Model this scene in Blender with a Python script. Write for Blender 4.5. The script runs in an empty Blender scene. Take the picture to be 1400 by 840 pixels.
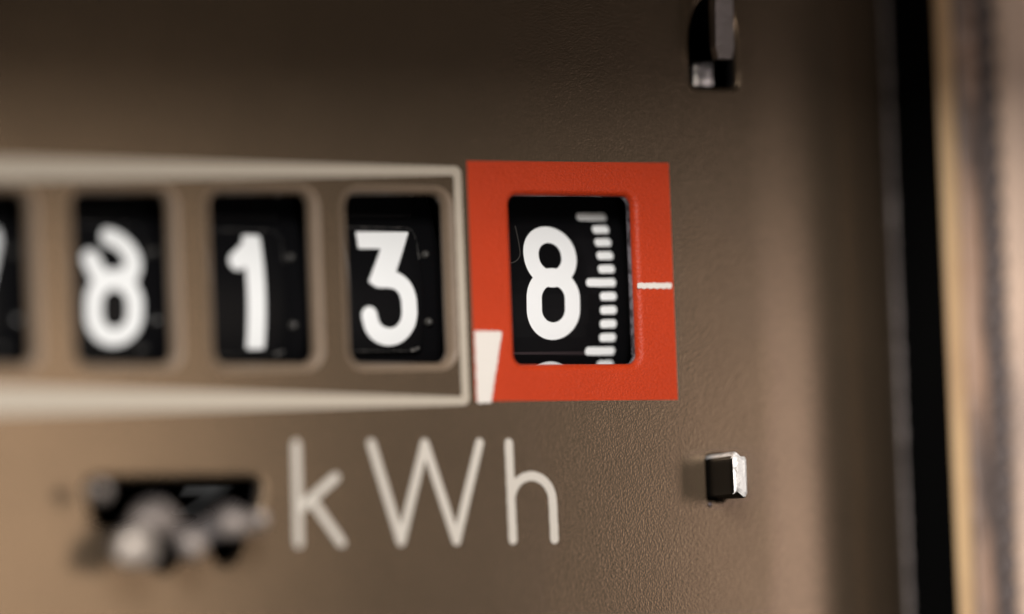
import bpy, bmesh, math, random
import numpy as np
from mathutils import Vector, Matrix

random.seed(7)
MM = 0.001
SC = bpy.context.scene
COL = SC.collection

# ------------------------------------------------------------------ camera
F = Vector((0.49893015, 0.86417237, 0.06538212))
R = Vector((0.86664220, -0.49751430, -0.03756092))
U = Vector((-0.0000694, -0.07540320, 0.99715313))
cd = bpy.data.cameras.new('camera')
cam = bpy.data.objects.new('camera', cd)
COL.objects.link(cam)
cd.sensor_width = 36.0
cd.lens = 297.05
cd.clip_start = 0.005
cd.clip_end = 20.0
m = Matrix((R, U, -F)).transposed().to_4x4()
m.translation = -F * 0.370
cam.matrix_world = m
cd.dof.use_dof = True
cd.dof.focus_distance = 0.37240
cd.dof.aperture_fstop = 297.05 / 30.0
SC.camera = cam

# ------------------------------------------------------------------ world and lamps
w = bpy.data.worlds.new('World')
SC.world = w
w.use_nodes = True
w.node_tree.nodes['Background'].inputs[0].default_value = (0.75, 0.78, 0.9, 1)
w.node_tree.nodes['Background'].inputs[1].default_value = 0.012


def area(name, loc, target, size, power, color, size_y=None):
    ld = bpy.data.lights.new(name, 'AREA')
    ld.shape = 'RECTANGLE'
    ld.size = size * MM
    ld.size_y = (size_y or size) * MM
    ld.energy = power
    ld.color = color
    o = bpy.data.objects.new(name, ld)
    COL.objects.link(o)
    o.location = Vector(loc) * MM
    d = (Vector(target) - Vector(loc))
    o.rotation_euler = d.to_track_quat('-Z', 'Y').to_euler()
    return o


area('key_lamp', (-70, -130, 66), (0, 0, 0), 52, 0.335, (1.0, 0.97, 0.935))
area('front_lamp', (2.5, -60, -9), (2.5, 0, -9), 25, 0.0048, (1.0, 0.84, 0.69), 34)
area('side_lamp', (74, -60, -10), (30, 0, -10), 46, 0.0080, (1.0, 0.87, 0.86), 34)
area('low_fill', (-55, -150, -29), (0, 0, 0), 26, 0.036, (1.0, 0.97, 0.94))  # weak fill added to brighten the digit inside the slot

SC.view_settings.view_transform = 'Standard'
SC.view_settings.look = 'None'
SC.view_settings.exposure = 0.0
SC.view_settings.gamma = 1.0
SC.render.engine = 'CYCLES'
SC.cycles.use_denoising = True
SC.cycles.caustics_reflective = False
SC.cycles.caustics_refractive = False
SC.cycles.max_bounces = 8
SC.cycles.sample_clamp_indirect = 4.0


# ------------------------------------------------------------------ materials
def mat(name, color, rough=0.5, metal=0.0, bump=None, var=None, spec=0.5, coat=0.0, sheen=None):
    """bump = (scale per mm, depth mm, detail); var = (scale, colour2, low, high, stretch)"""
    mt = bpy.data.materials.new(name)
    mt.use_nodes = True
    nt = mt.node_tree
    b = nt.nodes['Principled BSDF']
    b.inputs['Base Color'].default_value = (*color, 1)
    b.inputs['Roughness'].default_value = rough
    b.inputs['Metallic'].default_value = metal
    b.inputs['Specular IOR Level'].default_value = spec
    b.inputs['Coat Weight'].default_value = coat
    tc = nt.nodes.new('ShaderNodeTexCoord')
    mp = nt.nodes.new('ShaderNodeMapping')
    mp.inputs['Scale'].default_value = (1000, 1000, 1000)
    nt.links.new(tc.outputs['Object'], mp.inputs['Vector'])
    if bump:
        n = nt.nodes.new('ShaderNodeTexNoise')
        n.inputs['Scale'].default_value = bump[0]
        n.inputs['Detail'].default_value = bump[2]
        n.inputs['Roughness'].default_value = 0.6
        nt.links.new(mp.outputs[0], n.inputs['Vector'])
        bp = nt.nodes.new('ShaderNodeBump')
        bp.inputs['Strength'].default_value = 1.0
        bp.inputs['Distance'].default_value = bump[1] * MM
        nt.links.new(n.outputs['Fac'], bp.inputs['Height'])
        nt.links.new(bp.outputs['Normal'], b.inputs['Normal'])
        mt['bump'] = 1
    if var:
        mp2 = nt.nodes.new('ShaderNodeMapping')
        st = var[4] if len(var) > 4 else (1, 1, 1)
        mp2.inputs['Scale'].default_value = tuple(1000 * s for s in st)
        nt.links.new(tc.outputs['Object'], mp2.inputs['Vector'])
        n2 = nt.nodes.new('ShaderNodeTexNoise')
        n2.inputs['Scale'].default_value = var[0]
        n2.inputs['Detail'].default_value = 4
        nt.links.new(mp2.outputs[0], n2.inputs['Vector'])
        cr = nt.nodes.new('ShaderNodeValToRGB')
        cr.color_ramp.elements[0].position = var[2]
        cr.color_ramp.elements[1].position = var[3]
        cr.color_ramp.elements[0].color = (*color, 1)
        cr.color_ramp.elements[1].color = (*var[1], 1)
        nt.links.new(n2.outputs['Fac'], cr.inputs['Fac'])
        nt.links.new(cr.outputs['Color'], b.inputs['Base Color'])
    return mt


def grain(mt, wave=13.0, depth=0.0052, speck=0.42):
    """fine leathery lacquer grain: smooth cells plus noise, as one bump"""
    nt = mt.node_tree
    b = nt.nodes['Principled BSDF']
    tc = nt.nodes.new('ShaderNodeTexCoord')
    mp = nt.nodes.new('ShaderNodeMapping')
    mp.inputs['Scale'].default_value = (1000, 1000, 1000)
    nt.links.new(tc.outputs['Object'], mp.inputs['Vector'])
    n = nt.nodes.new('ShaderNodeTexNoise')
    n.inputs['Scale'].default_value = wave
    n.inputs['Detail'].default_value = 2.5
    n.inputs['Roughness'].default_value = 0.55
    n.inputs['Distortion'].default_value = 0.4
    v = nt.nodes.new('ShaderNodeTexVoronoi')
    v.feature = 'SMOOTH_F1'
    v.inputs['Scale'].default_value = wave * 0.9
    v.inputs['Smoothness'].default_value = 0.7
    ad = nt.nodes.new('ShaderNodeMath')
    ad.operation = 'ADD'
    nt.links.new(mp.outputs[0], n.inputs['Vector'])
    nt.links.new(mp.outputs[0], v.inputs['Vector'])
    nt.links.new(n.outputs['Fac'], ad.inputs[0])
    nt.links.new(v.outputs['Distance'], ad.inputs[1])
    bp = nt.nodes.new('ShaderNodeBump')
    bp.inputs['Strength'].default_value = 1.0
    bp.inputs['Distance'].default_value = depth * MM
    # faint pigment speckle and slow unevenness of the coat
    base = tuple(b.inputs['Base Color'].default_value)
    n3 = nt.nodes.new('ShaderNodeTexNoise')
    n3.inputs['Scale'].default_value = 13.0
    n3.inputs['Detail'].default_value = 2.0
    n4 = nt.nodes.new('ShaderNodeTexNoise')
    n4.inputs['Scale'].default_value = 0.35
    n4.inputs['Detail'].default_value = 4.0
    nt.links.new(mp.outputs[0], n3.inputs['Vector'])
    nt.links.new(mp.outputs[0], n4.inputs['Vector'])
    m1 = nt.nodes.new('ShaderNodeMath')
    m1.operation = 'MULTIPLY_ADD'
    m1.inputs[1].default_value = speck * 2.5
    m1.inputs[2].default_value = 1.0 - speck * 1.25 - 0.10
    m2 = nt.nodes.new('ShaderNodeMath')
    m2.operation = 'MULTIPLY_ADD'
    m2.inputs[1].default_value = 0.20
    nt.links.new(n3.outputs['Fac'], m1.inputs[0])
    nt.links.new(n4.outputs['Fac'], m2.inputs[0])
    nt.links.new(m1.outputs[0], m2.inputs[2])
    vm = nt.nodes.new('ShaderNodeVectorMath')
    vm.operation = 'SCALE'
    vm.inputs[0].default_value = base[:3]
    nt.links.new(m2.outputs[0], vm.inputs['Scale'])
    nt.links.new(vm.outputs['Vector'], b.inputs['Base Color'])
    nt.links.new(ad.outputs[0], bp.inputs['Height'])
    nt.links.new(bp.outputs['Normal'], b.inputs['Normal'])
    return mt


M = {}
M['brown'] = grain(mat('brown_lacquer', (0.235, 0.168, 0.110), 0.20, 0.75, spec=0.6))
M['red'] = grain(mat('red_print', (0.44, 0.038, 0.008), 0.45, spec=0.25), 11.0, 0.022, 0.3)
M['rim'] = grain(mat('worn_rim_lacquer', (0.175, 0.125, 0.085), 0.5, spec=0.4), 9.0, 0.006)
M['dark_reflection'] = mat('steel_dark_reflection', (0.004, 0.0035, 0.003), 0.35, 0.0, spec=0.12)
M['worn_steel'] = mat('worn_bright_steel', (0.88, 0.85, 0.82), 0.42, 0.35, bump=(4.0, 0.07, 4), var=(2.6, (0.25, 0.23, 0.22), 0.52, 0.72))
M['cream'] = mat('cream_print', (0.41, 0.355, 0.285), 0.6, bump=(4, 0.01, 2))
M['letter'] = mat('letter_print', (0.53, 0.485, 0.425), 0.6, bump=(6, 0.015, 2))
M['white_print'] = mat('white_print', (0.69, 0.64, 0.585), 0.55, bump=(7, 0.02, 2))
M['white'] = mat('white_digit_paint', (0.80, 0.81, 0.81), 0.5)
M['black'] = mat('black_drum_plastic', (0.0035, 0.0035, 0.004), 0.30, bump=(1.6, 0.004, 3), spec=0.16)
M['black_matt'] = mat('black_housing', (0.0015, 0.0015, 0.0015), 0.9, spec=0.05)
M['edge_glint'] = mat('glint_on_plastic_edge', (0.16, 0.15, 0.14), 0.35, var=(4.0, (0.03, 0.03, 0.03), 0.45, 0.6))
M['tooth'] = mat('dark_tooth_plastic', (0.05, 0.047, 0.043), 0.22)
M['raw'] = mat('raw_sheet_metal', (0.42, 0.38, 0.42), 0.38, 0.9, bump=(5, 0.06, 3), var=(3.0, (0.12, 0.10, 0.11), 0.42, 0.62))
M['edge'] = mat('rough_cut_steel', (0.52, 0.45, 0.43), 0.35, 0.3, bump=(5, 0.08, 3))
M['raw_dark'] = mat('dark_cut_edge', (0.05, 0.045, 0.045), 0.5, 0.3, bump=(5, 0.06, 3))
M['steel'] = mat('bright_steel', (0.72, 0.69, 0.66), 0.24, 1.0, bump=(3.0, 0.05, 4), var=(2.2, (0.35, 0.33, 0.32), 0.5, 0.75))
M['dull_steel'] = mat('dull_steel', (0.30, 0.27, 0.255), 0.42, 1.0, bump=(4.0, 0.03, 3))
M['tan'] = mat('tan_lacquered_metal', (0.62, 0.41, 0.21), 0.4, var=(0.16, (0.42, 0.25, 0.13), 0.4, 0.7, (1, 1, 0.5)))
M['pink'] = mat('pinkish_brown_plastic', (0.42, 0.27, 0.19), 0.42, var=(0.8, (0.14, 0.105, 0.09), 0.40, 0.60, (1, 1, 0.22)), bump=(0.8, 0.25, 3))
M['cord'] = mat('grey_braided_cord', (0.12, 0.095, 0.088), 0.7, bump=(4, 0.08, 3))
M['pale'] = mat('pale_beige_wall', (0.70, 0.51, 0.39), 0.6, var=(0.6, (0.40, 0.30, 0.25), 0.45, 0.75, (1, 1, 0.2)), bump=(0.7, 0.3, 3))
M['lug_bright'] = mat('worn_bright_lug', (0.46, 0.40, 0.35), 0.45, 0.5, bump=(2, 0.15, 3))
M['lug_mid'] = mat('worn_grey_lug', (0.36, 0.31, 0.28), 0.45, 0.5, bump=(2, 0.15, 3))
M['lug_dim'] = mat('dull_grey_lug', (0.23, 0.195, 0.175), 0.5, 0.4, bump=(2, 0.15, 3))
M['pinion'] = mat('grey_pinion_metal', (0.55, 0.51, 0.48), 0.3, 0.8)


# ------------------------------------------------------------------ object helpers
def link(name, bm_or_mesh, mats, parent=None, smooth=True):
    if isinstance(bm_or_mesh, bmesh.types.BMesh):
        me = bpy.data.meshes.new(name)
        bm_or_mesh.to_mesh(me)
        bm_or_mesh.free()
        if smooth:
            for p in me.polygons:
                p.use_smooth = True
        for mt in (mats if isinstance(mats, (list, tuple)) else [mats]):
            me.materials.append(mt)
    else:
        me = bm_or_mesh
    o = bpy.data.objects.new(name, me)
    COL.objects.link(o)
    if parent is not None:
        o.parent = parent
    return o


def V(x, y, z):
    return Vector((x * MM, y * MM, z * MM))


def rrect(x0, x1, z0, z1, r, n=8):
    pts = []
    for cx, cz, a0 in ((x1 - r, z1 - r, 0), (x0 + r, z1 - r, 90), (x0 + r, z0 + r, 180), (x1 - r, z0 + r, 270)):
        for i in range(n + 1):
            a = math.radians(a0 + 90 * i / n)
            pts.append((cx + r * math.cos(a), cz + r * math.sin(a)))
    return pts


def densify(pts, step):
    out = []
    for i, a in enumerate(pts):
        b = pts[(i + 1) % len(pts)]
        d = math.dist(a, b)
        k = max(1, int(d / step))
        for j in range(k):
            t = j / k
            out.append((a[0] + (b[0] - a[0]) * t, a[1] + (b[1] - a[1]) * t))
    return out


def fill_loops(bm, loops, y, mi=0):
    """flat sheet in the plane y between an outer loop and its holes"""
    edges = []
    rings = []
    for lp in loops:
        vs = [bm.verts.new(V(x, y, z)) for x, z in lp]
        rings.append(vs)
        for i in range(len(vs)):
            edges.append(bm.edges.new((vs[i], vs[(i + 1) % len(vs)])))
    g = bmesh.ops.triangle_fill(bm, use_beauty=True, use_dissolve=False, edges=edges, normal=(0, -1, 0))
    for f in g['geom']:
        if isinstance(f, bmesh.types.BMFace):
            f.material_index = mi
            if f.normal.y > 0:
                f.normal_flip()
    return rings


def curl(bm, ring, pts, inset, depth, total, y0=0.0, seg=7, mi=0, mi_raw=1, outline=None):
    """roll the sheet's edge inwards round a window and end it in a bare cut edge.
    outline(k) returns the loop of points at inset k (mm)."""
    prev = ring
    n = len(ring)
    for s in range(1, seg + 1):
        a = math.pi / 2 * s / seg
        lp = outline(inset * math.sin(a))
        y = y0 + depth * (1 - math.cos(a))
        cur = [bm.verts.new(V(x, y, z)) for x, z in lp]
        for i in range(n):
            f = bm.faces.new((prev[i], prev[(i + 1) % n], cur[(i + 1) % n], cur[i]))
            f.smooth = True
            f.material_index = mi
        prev = cur
    lp = outline(inset)
    base = [bm.verts.new(v.co) for v in prev]
    rag = []
    for (x, z) in lp:
        j = 0.02
        rag.append(bm.verts.new(V(x + random.uniform(-j, j), total, z + random.uniform(-j, j))))
    for i in range(n):
        f = bm.faces.new((base[i], base[(i + 1) % n], rag[(i + 1) % n], rag[i]))
        f.material_index = mi_raw
    return rag


def catmull(pts, k=6):
    P = [pts[0]] + list(pts) + [pts[-1]]
    out = []
    for i in range(1, len(P) - 2):
        p0, p1, p2, p3 = (np.array(P[i + d]) for d in (-1, 0, 1, 2))
        for j in range(k):
            t = j / k
            out.append(tuple(0.5 * (2 * p1 + (p2 - p0) * t + (2 * p0 - 5 * p1 + 4 * p2 - p3) * t * t + (3 * p1 - p0 - 3 * p2 + p3) * t ** 3)))
    out.append(tuple(pts[-1]))
    return out


# signed distance pieces -------------------------------------------------
def sd_seg(X, Y, a, b):
    ax, ay = a
    bx, by = b
    dx, dy = bx - ax, by - ay
    t = np.clip(((X - ax) * dx + (Y - ay) * dy) / max(dx * dx + dy * dy, 1e-12), 0, 1)
    return np.hypot(X - ax - t * dx, Y - ay - t * dy)


def sd_line(X, Y, pts, h):
    d = None
    for a, b in zip(pts[:-1], pts[1:]):
        s = sd_seg(X, Y, a, b)
        d = s if d is None else np.minimum(d, s)
    return d - h


def sd_box(X, Y, x0, x1, y0, y1, r=0.0):
    cx, cy = (x0 + x1) / 2, (y0 + y1) / 2
    qx = np.abs(X - cx) - (x1 - x0) / 2 + r
    qy = np.abs(Y - cy) - (y1 - y0) / 2 + r
    return np.hypot(np.maximum(qx, 0), np.maximum(qy, 0)) + np.minimum(np.maximum(qx, qy), 0) - r


def sd_ring(X, Y, cx, cy, seg, rc, h):
    return np.abs(sd_seg(X, Y, (cx, cy - seg / 2), (cx, cy + seg / 2)) - rc) - h


def sd_poly(X, Y, pts):
    d = np.full(X.shape, 1e9)
    inside = np.zeros(X.shape, bool)
    n = len(pts)
    for i in range(n):
        a, b = pts[i], pts[(i + 1) % n]
        d = np.minimum(d, sd_seg(X, Y, a, b))
        c = ((a[1] > Y) != (b[1] > Y)) & (X < (b[0] - a[0]) * (Y - a[1]) / ((b[1] - a[1]) if b[1] != a[1] else 1e-12) + a[0])
        inside ^= c
    return np.where(inside, -d, d)


def contour_mesh(sdf, x0, x1, y0, y1, cell, place, bm=None):
    """one clean sheet covering sdf < 0 (marching squares)"""
    nx = int(math.ceil((x1 - x0) / cell))
    ny = int(math.ceil((y1 - y0) / cell))
    xs = x0 + np.arange(nx + 1) * cell
    ys = y0 + np.arange(ny + 1) * cell
    X, Y = np.meshgrid(xs, ys, indexing='ij')
    D = sdf(X, Y)
    D = np.where(np.abs(D) < 1e-6, 1e-6, D)
    bm = bm or bmesh.new()
    cv, ev = {}, {}

    def corner(i, j):
        k = (i, j)
        if k not in cv:
            cv[k] = bm.verts.new(place(xs[i], ys[j]))
        return cv[k]

    def edge(i, j, i2, j2):
        k = (i, j, i2, j2) if (i, j) < (i2, j2) else (i2, j2, i, j)
        if k not in ev:
            a, b = D[k[0], k[1]], D[k[2], k[3]]
            t = a / (a - b)
            ev[k] = bm.verts.new(place(xs[k[0]] + (xs[k[2]] - xs[k[0]]) * t, ys[k[1]] + (ys[k[3]] - ys[k[1]]) * t))
        return ev[k]

    ins = D < 0
    any_in = ins[:-1, :-1] | ins[1:, :-1] | ins[:-1, 1:] | ins[1:, 1:]
    for i, j in zip(*np.nonzero(any_in)):
        c = [(i, j), (i + 1, j), (i + 1, j + 1), (i, j + 1)]
        poly = []
        for k in range(4):
            a, b = c[k], c[(k + 1) % 4]
            if ins[a]:
                poly.append(corner(*a))
            if ins[a] != ins[b]:
                poly.append(edge(*a, *b))
        if len(poly) >= 3:
            try:
                bm.faces.new(poly)
            except ValueError:
                pass
    return bm


def wob(X, Y, amp, f):
    return amp * (np.sin(X * f + 1.3 * np.sin(Y * f * 0.7)) * np.sin(Y * f * 1.1 + 0.8 * np.sin(X * f * 0.6)))


def box(bm, x0, x1, y0, y1, z0, z1, bevel=0.0, seg=2):
    g = bmesh.ops.create_cube(bm, size=1.0)
    vs = g['verts']
    for v in vs:
        v.co = V((x0 + x1) / 2 + v.co.x * (x1 - x0), (y0 + y1) / 2 + v.co.y * (y1 - y0), (z0 + z1) / 2 + v.co.z * (z1 - z0))
    if bevel:
        es = list({e for v in vs for e in v.link_edges})
        bmesh.ops.bevel(bm, geom=es, offset=bevel * MM, segments=seg, affect='EDGES', profile=0.6)
    return vs


def extrude_outline(bm, pts, y_front, y_back, bevel=0.0):
    n = len(pts)
    a = [bm.verts.new(V(x, y_front, z)) for x, z in pts]
    b = [bm.verts.new(V(x, y_back, z)) for x, z in pts]
    bm.faces.new(a)
    bm.faces.new(b[::-1])
    for i in range(n):
        bm.faces.new((a[i], b[i], b[(i + 1) % n], a[(i + 1) % n]))
    bmesh.ops.recalc_face_normals(bm, faces=bm.faces)
    if bevel:
        es = [e for e in bm.edges if e.is_manifold and e.calc_face_angle(0) > 0.6 and abs(e.verts[0].co.y - e.verts[1].co.y) < 1e-9]
        bmesh.ops.bevel(bm, geom=es, offset=bevel * MM, segments=2, affect='EDGES')


def flat_shade(o):
    for p in o.data.polygons:
        p.use_smooth = False


# ------------------------------------------------------------------ the meter
meter = bpy.data.objects.new('electricity_meter', None)
COL.objects.link(meter)
meter['label'] = 'old brown electricity meter with black number drums, red last window and kWh lettering'
meter['category'] = 'electricity meter'

HOLES = [  # window openings in the brown sheet: x0, x1, z0, z1
    (-34.9, -30.3), (-28.2, -23.40), (-21.28, -16.66), (-14.66, -9.78), (-8.00, -3.12)]
HZ0, HZ1 = -2.42, 4.93
CORNER = 0.55
CURL_IN, CURL_D, SHEET = 0.36, 0.54, 0.62
BEND_X = 12.45
TOPZ, BOTZ, LEFTX = 22.0, -20.0, -38.0
RED = (-2.01, 8.29, -4.12, 6.41)
RHOLE = (0.12, 6.38, -2.50, 4.92)

# faceplate: flat sheet with curled openings, right side bent back
bm = bmesh.new()


def opening(x0, x1, z0, z1, r, inset):
    def outline(k, x0=x0, x1=x1, z0=z0, z1=z1):
        # k = 0 at the outer start of the curl, = inset at the opening itself
        e = inset - k
        return rrect(x0 - e, x1 + e, z0 - e, z1 + e, r + e, 8)
    return outline


def densify_top(pts):
    # the lower straight run gets extra points so that the shadow lobes come out round
    out = []
    for i, a in enumerate(pts):
        b = pts[(i + 1) % len(pts)]
        out.append(a)
        if abs(a[1] - b[1]) < 1e-6 and a[1] < -9:
            for j in range(1, 48):
                t = j / 48
                out.append((a[0] + (b[0] - a[0]) * t, a[1]))
    return out


outs = [opening(a, b, HZ0, HZ1, CORNER, CURL_IN) for a, b in HOLES]
red_out = densify([(RED[0], RED[2]), (RED[1], RED[2]), (RED[1], RED[3]), (RED[0], RED[3])], 2.0)


def slot_out(k, base=opening(-21.1, -12.75, -9.5, -7.35, 0.45, 0.3)):
    out = []
    for x, z in densify_top(base(k)):
        x += (-16.9 - x) * 0.10 * max(0.0, min(1.0, (-8.0 - z) / 1.5))
        if z < -9.3:
            for cx, dep, hw in ((-17.6, 1.75, 1.05), (-14.55, 1.5, 0.95)):  # lobes cut into the slot in place of the lugs' cast shadows
                u = (x - cx) / hw
                if abs(u) < 1:
                    z -= dep * math.sqrt(1 - u * u) * (1 - 0.08 * k)
        out.append((x, z))
    return out

oval_pts = []


def oval_outline(k, inset=0.22):
    e = inset - k
    x0, x1, z0, z1 = 9.62 - e, 12.0 + e, 9.78 - e, 13.9 + e
    pts = []
    # rounded foot, shoulders closing to a narrow top
    for cx, cz, a0, r in ((x1 - 0.35, z0 + 0.35, 270, 0.35),):
        for i in range(7):
            a = math.radians(a0 + 90 * i / 6)
            pts.append((cx + r * math.cos(a), cz + r * math.sin(a)))
    for i in range(13):
        a = math.radians(0 + 180 * i / 12)
        cx = (x0 + x1) / 2
        pts.append((cx + (x1 - cx) * math.cos(a), 11.8 + (z1 - 11.8) * math.sin(a)))
    for i in range(7):
        a = math.radians(180 + 90 * i / 6)
        pts.append((x0 + 0.5 + 0.5 * math.cos(a), z0 + 0.5 + 0.5 * math.sin(a)))
    return pts


nub_out = opening(9.62, 10.55, -8.62, -6.55, 0.18, 0.12)
xs_b = [LEFTX, BEND_X]
outer = densify([(LEFTX, BOTZ), (BEND_X, BOTZ), (BEND_X, TOPZ), (LEFTX, TOPZ)], 3.0)
loops = [outer] + [o(0) for o in outs] + [red_out, slot_out(0), oval_outline(0), nub_out(0)]
rings = fill_loops(bm, loops, 0.0)
for f in bm.faces:
    f.smooth = False
for k, o in enumerate(outs):
    curl(bm, rings[1 + k], None, min(CURL_IN, 0.46), CURL_D, SHEET, mi=2, outline=o)
nb = 1 + len(outs)
curl(bm, rings[nb + 1], None, 0.3, 0.3, SHEET, outline=slot_out)
curl(bm, rings[nb + 2], None, 0.22, 0.22, SHEET, outline=oval_outline)
curl(bm, rings[nb + 3], None, 0.12, 0.1, SHEET, outline=nub_out)
# bend (shares the outer loop's right-hand vertices)
right = sorted([v for v in rings[0] if abs(v.co.x - BEND_X * MM) < 1e-7], key=lambda v: v.co.z)
prev = right
BW, BD = 10.0, 4.0
for s in range(1, 33):
    t = s / 32
    x, y = BEND_X + BW * t, BD * t ** 2.1
    cur = [bm.verts.new(Vector((x * MM, y * MM, v.co.z))) for v in right]
    for i in range(len(right) - 1):
        f = bm.faces.new((prev[i], cur[i], cur[i + 1], prev[i + 1]))
        f.smooth = True
    prev = cur
face_me = bpy.data.meshes.new('faceplate')
bm.to_mesh(face_me)
bm.free()
for mt in (M['brown'], M['raw_dark'], M['rim']):
    face_me.materials.append(mt)
plate = bpy.data.objects.new('faceplate', face_me)
COL.objects.link(plate)
plate.parent = meter
EDGE_X, EDGE_Y = BEND_X + BW, BD

# rough cut edge of the sheet, a ragged glinting strip
bm = bmesh.new()
n = 420
rows = []
for i in range(n + 1):
    z = BOTZ + (TOPZ - BOTZ) * i / n
    j = random.uniform(-0.05, 0.05)
    rows.append([bm.verts.new(V(EDGE_X - 0.01, EDGE_Y - 0.03, z)),
                 bm.verts.new(V(EDGE_X + 0.20 + j, EDGE_Y + 0.03 + random.uniform(-0.04, 0.04), z)),
                 bm.verts.new(V(EDGE_X + 0.26 + j, EDGE_Y + 0.35, z)),
                 bm.verts.new(V(EDGE_X - 0.15, EDGE_Y + 0.5, z))])
for a, b in zip(rows[:-1], rows[1:]):
    for k in range(3):
        bm.faces.new((a[k], a[k + 1], b[k + 1], b[k]))
o = link('cut_edge', bm, M['edge'], plate, smooth=False)
o['label'] = 'rough cut right edge of the brown sheet, catching small glints'
# tiny burrs along that edge that turn into small discs of light
bm = bmesh.new()
for i in range(70):
    z = random.uniform(-15, 15)
    s = random.uniform(0.03, 0.06)
    g = bmesh.ops.create_icosphere(bm, subdivisions=1, radius=s * MM)
    bmesh.ops.translate(bm, verts=g['verts'], vec=V(EDGE_X + 0.12, EDGE_Y + 0.0, z))
o = link('burr', bm, M['steel'], plate)
o['kind'] = 'stuff'

# red window surround (its own sheet, butted into the plate)
bm = bmesh.new()
rout = opening(RHOLE[0], RHOLE[1], RHOLE[2], RHOLE[3], 0.42, 0.32)
rr = fill_loops(bm, [red_out, rout(0)], 0.0)
for f in bm.faces:
    f.smooth = False
curl(bm, rr[1], None, 0.32, 0.34, SHEET, outline=rout)
me = bpy.data.meshes.new('red_surround')
bm.to_mesh(me)
bm.free()
me.materials.append(M['red'])
me.materials.append(M['raw'])
red = bpy.data.objects.new('red_surround', me)
COL.objects.link(red)
red.parent = plate

PY = -0.016   # print stands this far proud of the sheet


def on_plate(y=PY):
    return lambda x, z: V(x, y, z)


def printed(name, sdf, bounds, cell, material, y=PY, label=None):
    bm = contour_mesh(sdf, *bounds, cell, on_plate(y))
    o = link(name, bm, material, plate)
    if label:
        o['label'] = label
    return o


# cream tapering frame round the four left windows
def frame_sdf(X, Y):
    # outer trapezium minus inner trapezium
    o_ = sd_poly(X, Y, [(-40, 6.46), (-2.32, 6.16), (-2.32, -4.30), (-40, -4.76)])
    rc = 0.30
    o_ = np.maximum(o_, sd_box(X, Y, -60, -2.32, -4.30 - 5, 6.16 + 5, 0))
    # rounded outer corners
    for cx, cy, sx, sy in ((-2.32 - rc, 6.16 - rc, 1, 1), (-2.32 - rc, -4.30 + rc, 1, -1)):
        q = (X > cx) & ((Y - cy) * sy > 0)
        o_ = np.where(q, np.hypot(X - cx, Y - cy) - rc, o_)
    i_ = sd_poly(X, Y, [(-40, 5.12), (-2.71, 5.76), (-2.71, -3.92), (-40, -2.98)])
    return np.maximum(o_, -i_) + wob(X, Y, 0.012, 14)


printed('cream_frame', frame_sdf, (-38, -2.1, -5.4, 7.2), 0.09, M['cream'], label='cream printed line framing the windows, widening to the left')


def pen(X, Y):
    return sd_poly(X, Y, [(-1.86, -1.14), (-0.66, -1.15), (-1.32, -4.12), (-1.86, -4.12)]) - 0.09 + wob(X, Y, 0.03, 23)


printed('white_pointer', pen, (-2.2, -0.3, -4.5, -0.8), 0.035, M['white_print'], -0.022)
printed('white_index_line', lambda X, Y: sd_box(X, Y, 6.42, 8.2, 0.82, 1.07, 0.1) + wob(X, Y, 0.02, 19), (6.2, 8.4, 0.6, 1.3), 0.02, M['white_print'], -0.022)

ST = 0.205
k_lines = [[(-11.0, -5.93), (-11.05, -10.2)], [(-9.12, -7.38), (-10.95, -8.72)], [(-10.38, -8.28), (-8.95, -10.2)]]
W_lines = [[(-7.30, -5.93), (-6.0, -10.2), (-4.64, -5.95), (-3.24, -10.2), (-1.90, -5.95)]]
arch = [(0.63 + 1.05 * math.cos(math.radians(a)), -8.5 + 1.08 * math.sin(math.radians(a))) for a in range(180, -1, -12)]
h_lines = [[(-0.43, -5.97), (-0.40, -10.2)], arch + [(1.70, -10.2)]]
for nm, ls, bx in (('letter_k', k_lines, (-11.6, -8.4)), ('letter_w', W_lines, (-7.8, -1.4)), ('letter_h', h_lines, (-0.9, 2.2))):
    printed(nm, lambda X, Y, ls=ls: np.minimum.reduce([sd_line(X, Y, l, ST) for l in ls]) + wob(X, Y, 0.011, 21), (bx[0], bx[1], -10.7, -5.4), 0.04, M['letter'])

# ------------------------------------------------------------------ number drums
RD = 9.70
AX_Y, AX_Z = 11.70, 0.72


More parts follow.
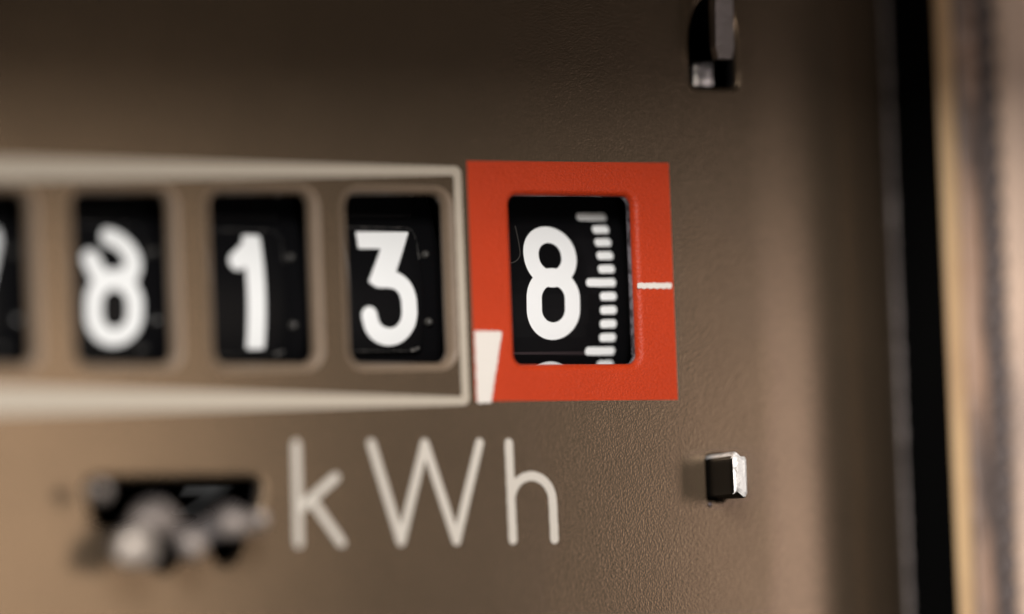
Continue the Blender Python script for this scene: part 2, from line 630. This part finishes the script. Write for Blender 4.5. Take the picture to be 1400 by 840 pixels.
def glyph(d):
    t = 0.385

    def loops8(X, Y):
        return np.minimum(sd_ring(X, Y, 0, 1.16, 0.10, 0.955, t), sd_ring(X, Y, 0, -0.965, 0.46, 0.975, t))

    def f(X, Y):
        if d == 8:
            return loops8(X, Y)
        if d == 'worn8':
            a = catmull([(0.02, 2.16), (0.45, 1.98), (0.88, 1.5), (1.0, 0.95), (0.75, 0.4)])
            b = catmull([(-1.0, 1.18), (-0.85, 0.8), (-0.6, 0.3)])
            return np.minimum.reduce([sd_ring(X, Y, 0, -0.965, 0.46, 0.99, t), sd_line(X, Y, a, 0.41), sd_line(X, Y, b, 0.41), sd_line(X, Y, [(-0.45, 0.3), (0.5, 0.4)], t)])
        if d == 3:
            c = catmull([(-.41, .40), (0.0, .40), (.45, .31), (.80, .03), (.98, -.40), (1.02, -.85), (1.02, -1.2), (.90, -1.62), (.55, -2.0), (.05, -2.13), (-.45, -2.0), (-.80, -1.68), (-.98, -1.18)])
            bar = sd_poly(X, Y, [(-1.28, 1.80), (-1.28, 2.50), (1.28, 2.50), (0.86, 1.80)]) - 0.04
            dg = sd_poly(X, Y, [(-0.10, 1.90), (1.26, 2.48), (0.42, 0.75), (0.1, 0.05), (-0.62, 0.08), (-0.94, 0.30)])
            return np.minimum.reduce([bar, dg - 0.03, sd_line(X, Y, c, t)])
        if d == 1:
            return np.minimum.reduce([sd_box(X, Y, -0.24, 0.64, -2.5, 2.50, 0.12), sd_line(X, Y, [(0.2, 2.0), (-0.62, 1.34)], t + 0.02)])
        if d == 2:
            c = catmull([(-1.0, 1.3), (-.85, 1.75), (-.5, 2.05), (0, 2.13), (.55, 2.0), (.92, 1.6), (.97, 1.1), (.75, .55), (.2, -.2), (-.45, -1.1), (-.95, -2.0)])
            return np.minimum(sd_line(X, Y, c, t), sd_box(X, Y, -1.35, 1.35, -2.5, -1.74, 0.05))
        if d == 7:
            return np.minimum(sd_box(X, Y, -1.35, 1.38, 1.74, 2.5, 0.08), sd_poly(X, Y, [(0.55, 2.1), (1.38, 2.3), (1.36, 1.9), (-0.1, -2.5), (-0.98, -2.5)]))
        if d == 9:
            c = catmull([(1.0, 1.0), (1.0, .2), (.85, -.6), (.4, -1.5), (-.15, -2.2)])
            return np.minimum(sd_ring(X, Y, 0, .97, .46, .975, t), sd_line(X, Y, c, t))
        if d == 0:
            return sd_ring(X, Y, 0, 0, 3.1, 0.98, t)
        if d == 4:
            return np.minimum.reduce([sd_line(X, Y, [(0.1, 2.1), (-1.0, -0.9)], t), sd_box(X, Y, -1.35, 1.35, -1.35, -0.6), sd_box(X, Y, 0.2, 0.95, -2.5, 0.4)])
        if d == 5:
            c = catmull([(-.95, 0.2), (-.5, .5), (0.1, .55), (.7, .3), (1.0, -.3), (1.02, -1.0), (.8, -1.7), (.2, -2.12), (-.5, -2.05), (-.98, -1.5)])
            return np.minimum.reduce([sd_box(X, Y, -1.2, 1.2, 1.74, 2.5), sd_box(X, Y, -1.32, -.56, 0.1, 2.5), sd_line(X, Y, c, t)])
        if d == 6:
            c = catmull([(-1.0, -1.0), (-1.0, -.2), (-.85, .6), (-.4, 1.5), (.15, 2.2)])
            return np.minimum(sd_ring(X, Y, 0, -.97, .46, .975, t), sd_line(X, Y, c, t))
    return f


GM = {}


def on_drum(r):
    return lambda x, s: V(x, -r * math.cos(s / RD), r * math.sin(s / RD))


def digit_mesh(d):
    if d not in GM:
        bm = contour_mesh(glyph(d), -1.7, 1.7, -2.7, 2.7, 0.055, on_drum(RD + 0.012))
        me = bpy.data.meshes.new('digit')
        bm.to_mesh(me)
        bm.free()
        for p in me.polygons:
            p.use_smooth = True
        me.materials.append(M['white'])
        GM[d] = me
    return GM[d]


def ring_faces(bm, prof, n=96):
    """lathe a profile of (x, r) about the drum axis (local X)"""
    rows = []
    for i in range(n):
        a = 2 * math.pi * i / n
        rows.append([bm.verts.new(V(x, -r * math.cos(a), r * math.sin(a))) for x, r in prof])
    for i in range(n):
        a, b = rows[i], rows[(i + 1) % n]
        for k in range(len(prof) - 1):
            bm.faces.new((a[k], b[k], b[k + 1], a[k + 1]))


def body_mesh(x0, x1, r):
    bm = bmesh.new()
    ring_faces(bm, [(x0, 2.0), (x0, r - 0.15), (x0 + 0.12, r), (x1 - 0.12, r), (x1, r - 0.15), (x1, 2.0)])
    me = bpy.data.meshes.new('number_drum')
    bm.to_mesh(me)
    bm.free()
    me.materials.append(M['black'])
    for p in me.polygons:
        p.use_smooth = False
    return me


def panel_mesh(x0, x1, half_deg, r, lift, cr=0.35):
    """raised digit panel curved round the drum, with a narrow bevelled edge"""
    bm = bmesh.new()
    hs = math.radians(half_deg) * RD
    pts = densify(rrect(x0, x1, -hs, hs, cr, 5), 0.45)
    b = 0.06

    def ringv(e, rr_):
        q = densify(rrect(x0 + e, x1 - e, -hs + e, hs - e, cr, 5), 0.45)
        q = q[:len(pts)] if len(q) >= len(pts) else q
        return q
    # top surface as a contour sheet, walls from its border
    contour_mesh(lambda X, Y: sd_box(X, Y, x0, x1, -hs, hs, cr), x0 - 0.2, x1 + 0.2, -hs - 0.2, hs + 0.2, 0.16, on_drum(r), bm)
    border = [e for e in bm.edges if len(e.link_faces) == 1]
    for f in bm.faces:
        f.smooth = True
    g = bmesh.ops.extrude_edge_only(bm, edges=border)
    nv = [v for v in g['geom'] if isinstance(v, bmesh.types.BMVert)]
    cx = (x0 + x1) / 2
    for v in nv:
        rad = math.hypot(v.co.y, v.co.z)
        s = (r - lift) * MM / rad
        ang = math.atan2(v.co.z, -v.co.y) * 1.012
        v.co.x = cx * MM + (v.co.x - cx * MM) * 1.05
        v.co.y = -rad * s * math.cos(ang)
        v.co.z = rad * s * math.sin(ang)
    me = bpy.data.meshes.new('digit_panel')
    bm.to_mesh(me)
    bm.free()
    me.materials.append(M['black'])
    return me


BODY = body_mesh(-2.75, 2.95, 9.45)
PANEL = panel_mesh(-1.95, 1.75, 16.6, RD, 0.25)
HS = math.radians(16.6) * RD


def edge_glint(X, Y):  # light catching the panel edges, painted as grey lines and a corner glint
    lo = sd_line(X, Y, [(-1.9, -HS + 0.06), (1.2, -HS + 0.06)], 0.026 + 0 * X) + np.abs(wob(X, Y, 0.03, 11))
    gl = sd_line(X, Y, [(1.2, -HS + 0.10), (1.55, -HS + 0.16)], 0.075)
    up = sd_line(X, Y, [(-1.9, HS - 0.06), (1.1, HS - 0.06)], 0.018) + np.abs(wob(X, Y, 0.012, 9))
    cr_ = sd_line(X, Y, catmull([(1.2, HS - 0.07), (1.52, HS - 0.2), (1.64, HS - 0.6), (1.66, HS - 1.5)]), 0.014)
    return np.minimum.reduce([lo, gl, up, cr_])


bm = contour_mesh(edge_glint, -2.0, 1.8, -HS - 0.05, HS + 0.05, 0.03, on_drum(RD + 0.010))
EDGE_GLINT = bpy.data.meshes.new('painted_glint')
bm.to_mesh(EDGE_GLINT)
bm.free()
EDGE_GLINT.materials.append(M['edge_glint'])
bm = bmesh.new()
g = bmesh.ops.create_uvsphere(bm, u_segments=12, v_segments=8, radius=MM)
for v in g['verts']:
    c = v.co / MM
    v.co = V(2.12 + c.x * 0.2, -RD + 0.25 + c.y * 0.28, c.z * 0.2)
TOOTH = bpy.data.meshes.new('gear_tooth')
bm.to_mesh(TOOTH)
bm.free()
TOOTH.materials.append(M['tooth'])


def child(name, me, parent, ang=0.0, x=0.0):
    o = bpy.data.objects.new(name, me)
    COL.objects.link(o)
    o.parent = parent
    o.location = (x * MM, 0, 0)
    o.rotation_euler = (-math.radians(ang), 0, 0)
    return o


def drum(cx, center_deg, digits, label, phase=0.0):
    """digits: {step: glyph}; step 0 faces the window, negative steps lie below it"""
    o = bpy.data.objects.new('number_drum', BODY)
    COL.objects.link(o)
    o.parent = meter
    o.location = V(cx, AX_Y, AX_Z)
    o['label'] = label
    for k in range(10):
        child('digit_panel', PANEL, o, center_deg + 36 * k)
    for k, d in digits.items():
        child('digit', digit_mesh(d), o, center_deg + 36 * k)
    child('painted_glint', EDGE_GLINT, o, center_deg)
    for k in range(20):
        child('gear_tooth', TOOTH, o, center_deg - 8.8 + phase + 18 * k)
    return o


drum(-25.2, 2.0, {0: 7, -1: 8, -2: 9}, 'number drum showing a white 7 at the left edge')
drum(-18.52, 1.9, {0: 'worn8', -1: 9, -2: 0}, 'number drum showing a white 8 broken open at its upper left')
drum(-11.80, 0.6, {0: 1, -1: 2, -2: 3}, 'number drum showing a white 1')
drum(-5.05, 1.5, {0: 3, -1: 4, -2: 5}, 'number drum showing a white 3')

# last drum: smooth barrel with digits and a tick scale
o = bpy.data.objects.new('number_drum', body_mesh(-4.4, 4.1, 9.70))
COL.objects.link(o)
o.parent = meter
o.location = V(3.27, AX_Y, AX_Z)
o['label'] = 'last number drum showing a white 8 beside a white tick scale'
last = o
CD = 3.15
for k, d in {0: 8, -1: 9, -2: 0}.items():
    child('digit', digit_mesh(d), o, CD + 36 * k)


def tick_mesh(L):
    bm = contour_mesh(lambda X, Y: sd_box(X, Y, -L, 0, -0.185, 0.185, 0.16) + wob(X, Y, 0.012, 16), -L - 0.1, 0.1, -0.3, 0.3, 0.035, on_drum(RD + 0.012))
    me = bpy.data.meshes.new('tick_mark')
    bm.to_mesh(me)
    bm.free()
    me.materials.append(M['white'])
    return me


TS, TL = tick_mesh(0.86), tick_mesh(1.53)
for k in range(-14, 6):
    child('tick_mark', TL if k % 5 == 0 else TS, last, CD - 0.1 + 3.6 * k, 6.52 - 3.27)
# moulded step at the drum's upper left and faint parting line
bm = contour_mesh(lambda X, Y: np.maximum(sd_line(X, Y, catmull([(-2.2, 1.38), (-1.9, 1.42), (-1.62, 1.6), (-1.5, 1.95), (-1.52, 3.1)]), 0.022), -X - 2.2), -2.4, -1.2, 1.2, 3.3, 0.025, on_drum(RD + 0.015))
o = link('moulded_edge', bm, M['tooth'], last)
bm = contour_mesh(lambda X, Y: sd_line(X, Y, [(-3.4, -2.62), (2.4, -2.62)], 0.06), -3.6, 2.6, -2.8, -2.4, 0.06, on_drum(RD + 0.008))
o = link('parting_line', bm, mat('parting_line_plastic', (0.03, 0.022, 0.024), 0.3), last)
bm = bmesh.new()
box(bm, -0.95, -0.90, -9.73, -9.70, -3.30, -3.16)
link('paint_fleck', bm, M['white'], last)

# axle and the black box behind the sheet
bm = bmesh.new()
g = bmesh.ops.create_cone(bm, cap_ends=True, segments=32, radius1=1.6 * MM, radius2=1.6 * MM, depth=52 * MM)
bmesh.ops.rotate(bm, verts=g['verts'], matrix=Matrix.Rotation(math.pi / 2, 3, 'Y'))
bmesh.ops.translate(bm, verts=g['verts'], vec=V(-10, AX_Y, AX_Z))
link('axle', bm, M['dull_steel'], meter)
bm = bmesh.new()
x0, x1, y0, y1, z0, z1 = LEFTX, 21.2, 0.9, 26.0, BOTZ, TOPZ
vs = [V(x0, y0, z0), V(x1, y0 + 2.3, z0), V(x1, y1, z0), V(x0, y1, z0), V(x0, y0, z1), V(x1, y0 + 2.3, z1), V(x1, y1, z1), V(x0, y1, z1)]
vs = [bm.verts.new(v) for v in vs]
for q in ((0, 3, 2, 1), (4, 5, 6, 7), (2, 3, 7, 6), (0, 4, 7, 3), (1, 2, 6, 5)):
    bm.faces.new([vs[i] for i in q])
link('mechanism_housing', bm, M['black_matt'], meter, smooth=False)

# ------------------------------------------------------------------ metal tabs through the sheet
# square tab, lower right
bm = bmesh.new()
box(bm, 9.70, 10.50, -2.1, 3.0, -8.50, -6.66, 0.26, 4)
bm.normal_update()
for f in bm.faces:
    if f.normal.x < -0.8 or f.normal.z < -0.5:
        f.material_index = 1  # left and lower faces coloured black for the dark reflection in the steel
for v in bm.verts:
    if v.co.y < -1.8 * MM:
        v.co.z += 0.12 * MM * math.sin(v.co.x * 9000)
        v.co.y += random.uniform(-0.03, 0.03) * MM
tab = link('square_tab', bm, [M['worn_steel'], M['dark_reflection']], meter)
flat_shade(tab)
tab['label'] = 'small bright square metal tab at the lower right'
bm = bmesh.new()
g = bmesh.ops.create_icosphere(bm, subdivisions=2, radius=0.11 * MM)
bmesh.ops.translate(bm, verts=g['verts'], vec=V(9.72, -0.03, -8.78))
link('solder_bead', bm, M['raw'], plate)

# upper right: long twisted tongue and the bright stub in the same hole
bm = bmesh.new()
secs = []
for i in range(13):
    t = i / 12
    z = 17.5 - (17.5 - 10.95) * t
    a = math.radians(8 - 10 * t)
    cx, cy = 10.62, -1.3 + 0.2 * t
    wdt = 0.47 if t < 0.95 else 0.34
    ca, sa = math.cos(a), math.sin(a)
    s = []
    for dx, dy in ((-wdt, -0.25), (wdt, -0.25), (wdt, 0.25), (-wdt, 0.25)):
        s.append(bm.verts.new(V(cx + dx * ca - dy * sa, cy + dx * sa + dy * ca, z)))
    secs.append(s)
for a, b in zip(secs[:-1], secs[1:]):
    for k in range(4):
        bm.faces.new((a[k], b[k], b[(k + 1) % 4], a[(k + 1) % 4]))
bm.faces.new(secs[-1][::-1])
bm.faces.new(secs[0])
bmesh.ops.recalc_face_normals(bm, faces=bm.faces)
o = link('hanging_tongue', bm, M['dull_steel'], meter, smooth=False)
o['label'] = 'dull metal tongue hanging over the upper hole'
bm = bmesh.new()
box(bm, 9.98, 11.05, 0.35, 2.6, 9.85, 11.0, 0.16, 3)
o = link('bright_stub', bm, M['steel'], meter)
o['label'] = 'bright metal stub inside the upper hole'

# lever with rounded lugs reaching out of the long slot
bm = bmesh.new()


def arc(cx, cz, r, a0, a1, n=8):
    return [(cx + r * math.cos(math.radians(a0 + (a1 - a0) * i / n)), cz + r * math.sin(math.radians(a0 + (a1 - a0) * i / n))) for i in range(n + 1)]


lever_pts = ([(-20.9, -9.9), (-20.3, -9.6)] + arc(-18.9, -9.3, 1.0, 150, 30) + [(-17.4, -9.6)] + arc(-15.3, -9.3, 0.75, 150, 40)
             + arc(-13.9, -9.35, 0.4, 90, -60) + [(-15.0, -10.0)] + arc(-17.3, -10.3, 0.7, 20, -200) + [(-18.5, -9.9)]
             + arc(-20.2, -10.3, 0.8, 0, -200) + [(-21.0, -10.2)])
extrude_outline(bm, lever_pts, -1.9, -1.4)
lever = link('slot_lever', bm, mat('dark_lever_metal', (0.10, 0.09, 0.09), 0.45, 0.6, bump=(1.2, 0.2, 2)), meter, smooth=False)
lever['label'] = 'toothed metal lever with bright lugs in front of the long slot'
bm = bmesh.new()
box(bm, -19.6, -15.0, -1.5, 3.0, -10.0, -9.4, 0.1)
link('lever_arm', bm, M['black_matt'], lever)
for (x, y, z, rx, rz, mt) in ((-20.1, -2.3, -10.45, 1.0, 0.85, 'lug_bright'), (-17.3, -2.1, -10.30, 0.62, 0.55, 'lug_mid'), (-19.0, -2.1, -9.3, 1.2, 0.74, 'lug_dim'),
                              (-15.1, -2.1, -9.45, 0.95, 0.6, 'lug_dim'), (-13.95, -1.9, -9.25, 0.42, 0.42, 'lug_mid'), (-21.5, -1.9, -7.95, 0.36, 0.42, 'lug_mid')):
    bm = bmesh.new()
    g = bmesh.ops.create_uvsphere(bm, u_segments=28, v_segments=14, radius=MM)
    for v in g['verts']:
        c = v.co / MM
        k = 1 + 0.10 * math.sin(3.1 * c.x + x) * math.cos(2.7 * c.z + z) + 0.05 * math.sin(9 * c.x + 7 * c.z)
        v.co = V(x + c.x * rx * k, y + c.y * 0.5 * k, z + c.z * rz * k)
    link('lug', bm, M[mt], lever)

# ------------------------------------------------------------------ casing
def bar(name, prof, mt, parent, n=30, z0=BOTZ, z1=TOPZ, jit=0.0, label=None, closed=False):
    """profile of (x, y) points swept upward"""
    bm = bmesh.new()
    rows = []
    for i in range(n + 1):
        z = z0 + (z1 - z0) * i / n
        rows.append([bm.verts.new(V(x + random.uniform(-jit, jit), y + random.uniform(-jit, jit), z)) for x, y in prof])
    m_ = len(prof)
    for a, b in zip(rows[:-1], rows[1:]):
        for k in range(m_ if closed else m_ - 1):
            bm.faces.new((a[k], a[(k + 1) % m_], b[(k + 1) % m_], b[k]))
    if closed:
        bm.faces.new(rows[0])
        bm.faces.new(rows[-1][::-1])
    o = link(name, bm, mt, parent)
    if label:
        o['label'] = label
    return o


def round_prof(x0, x1, yf, bulge=0.25, back=8.0, n=8):
    cx, hw = (x0 + x1) / 2, (x1 - x0) / 2
    p = [(x0, back)]
    for i in range(n + 1):
        a = math.pi - math.pi * i / n
        p.append((cx + hw * math.cos(a), yf - bulge * math.sin(a)))
    p.append((x1, back))
    return p


bar('inner_casing_wall', [(EDGE_X + 0.55, 8.0), (23.14, 1.0), (23.18, 0.86)], M['black_matt'], meter, 2, label='black gap wall beside the sheet')
bar('tan_trim', round_prof(23.20, 24.15, 1.0, 0.3), M['tan'], meter)
bar('brown_rim', round_prof(24.20, 25.55, 1.25, 0.3), M['pink'], meter, 90, jit=0.02)
# twisted cord seal
bm = bmesh.new()
n = 600
rows = []
for i in range(n + 1):
    z = BOTZ + (TOPZ - BOTZ) * i / n
    ph = 2 * math.pi * z / 2.5
    row = []
    for k in range(16):
        a = 2 * math.pi * k / 16
        r = 0.50 + 0.14 * math.cos(2 * (a - ph)) * 1.0
        row.append(bm.verts.new(V(26.18 + r * math.cos(a), 1.5 + r * math.sin(a), z)))
    rows.append(row)
for a, b in zip(rows[:-1], rows[1:]):
    for k in range(16):
        bm.faces.new((a[k], a[(k + 1) % 16], b[(k + 1) % 16], b[k]))
link('cord_seal', bm, M['cord'], meter)
bar('seal_groove', [(25.6, 8.0), (25.6, 1.7), (25.62, 2.4), (26.75, 2.4), (26.78, 1.7)], M['black_matt'], meter, 2)
bar('outer_rim', round_prof(26.80, 31.5, 1.0, 0.3), M['pale'], meter, 60)
# unseen hood above the sheet, added to shade its top
bm = bmesh.new()
box(bm, LEFTX, 31.5, -20.0, 8.0, 15.1, 19.6, 0.3)
link('shade_hood', bm, M['black_matt'], meter)
bm = bmesh.new()
box(bm, 23.0, 31.6, -26.0, -19.9, 15.12, 19.7, 0.3)  # unseen extension, added to shade the top of the casing strips
link('shade_lip', bm, M['black_matt'], meter)

# wall the meter hangs on
bm = bmesh.new()
box(bm, -90, 90, 26.5, 30, -70, 70)
wl = link('wall', bm, M['pale'])
wl['kind'] = 'structure'
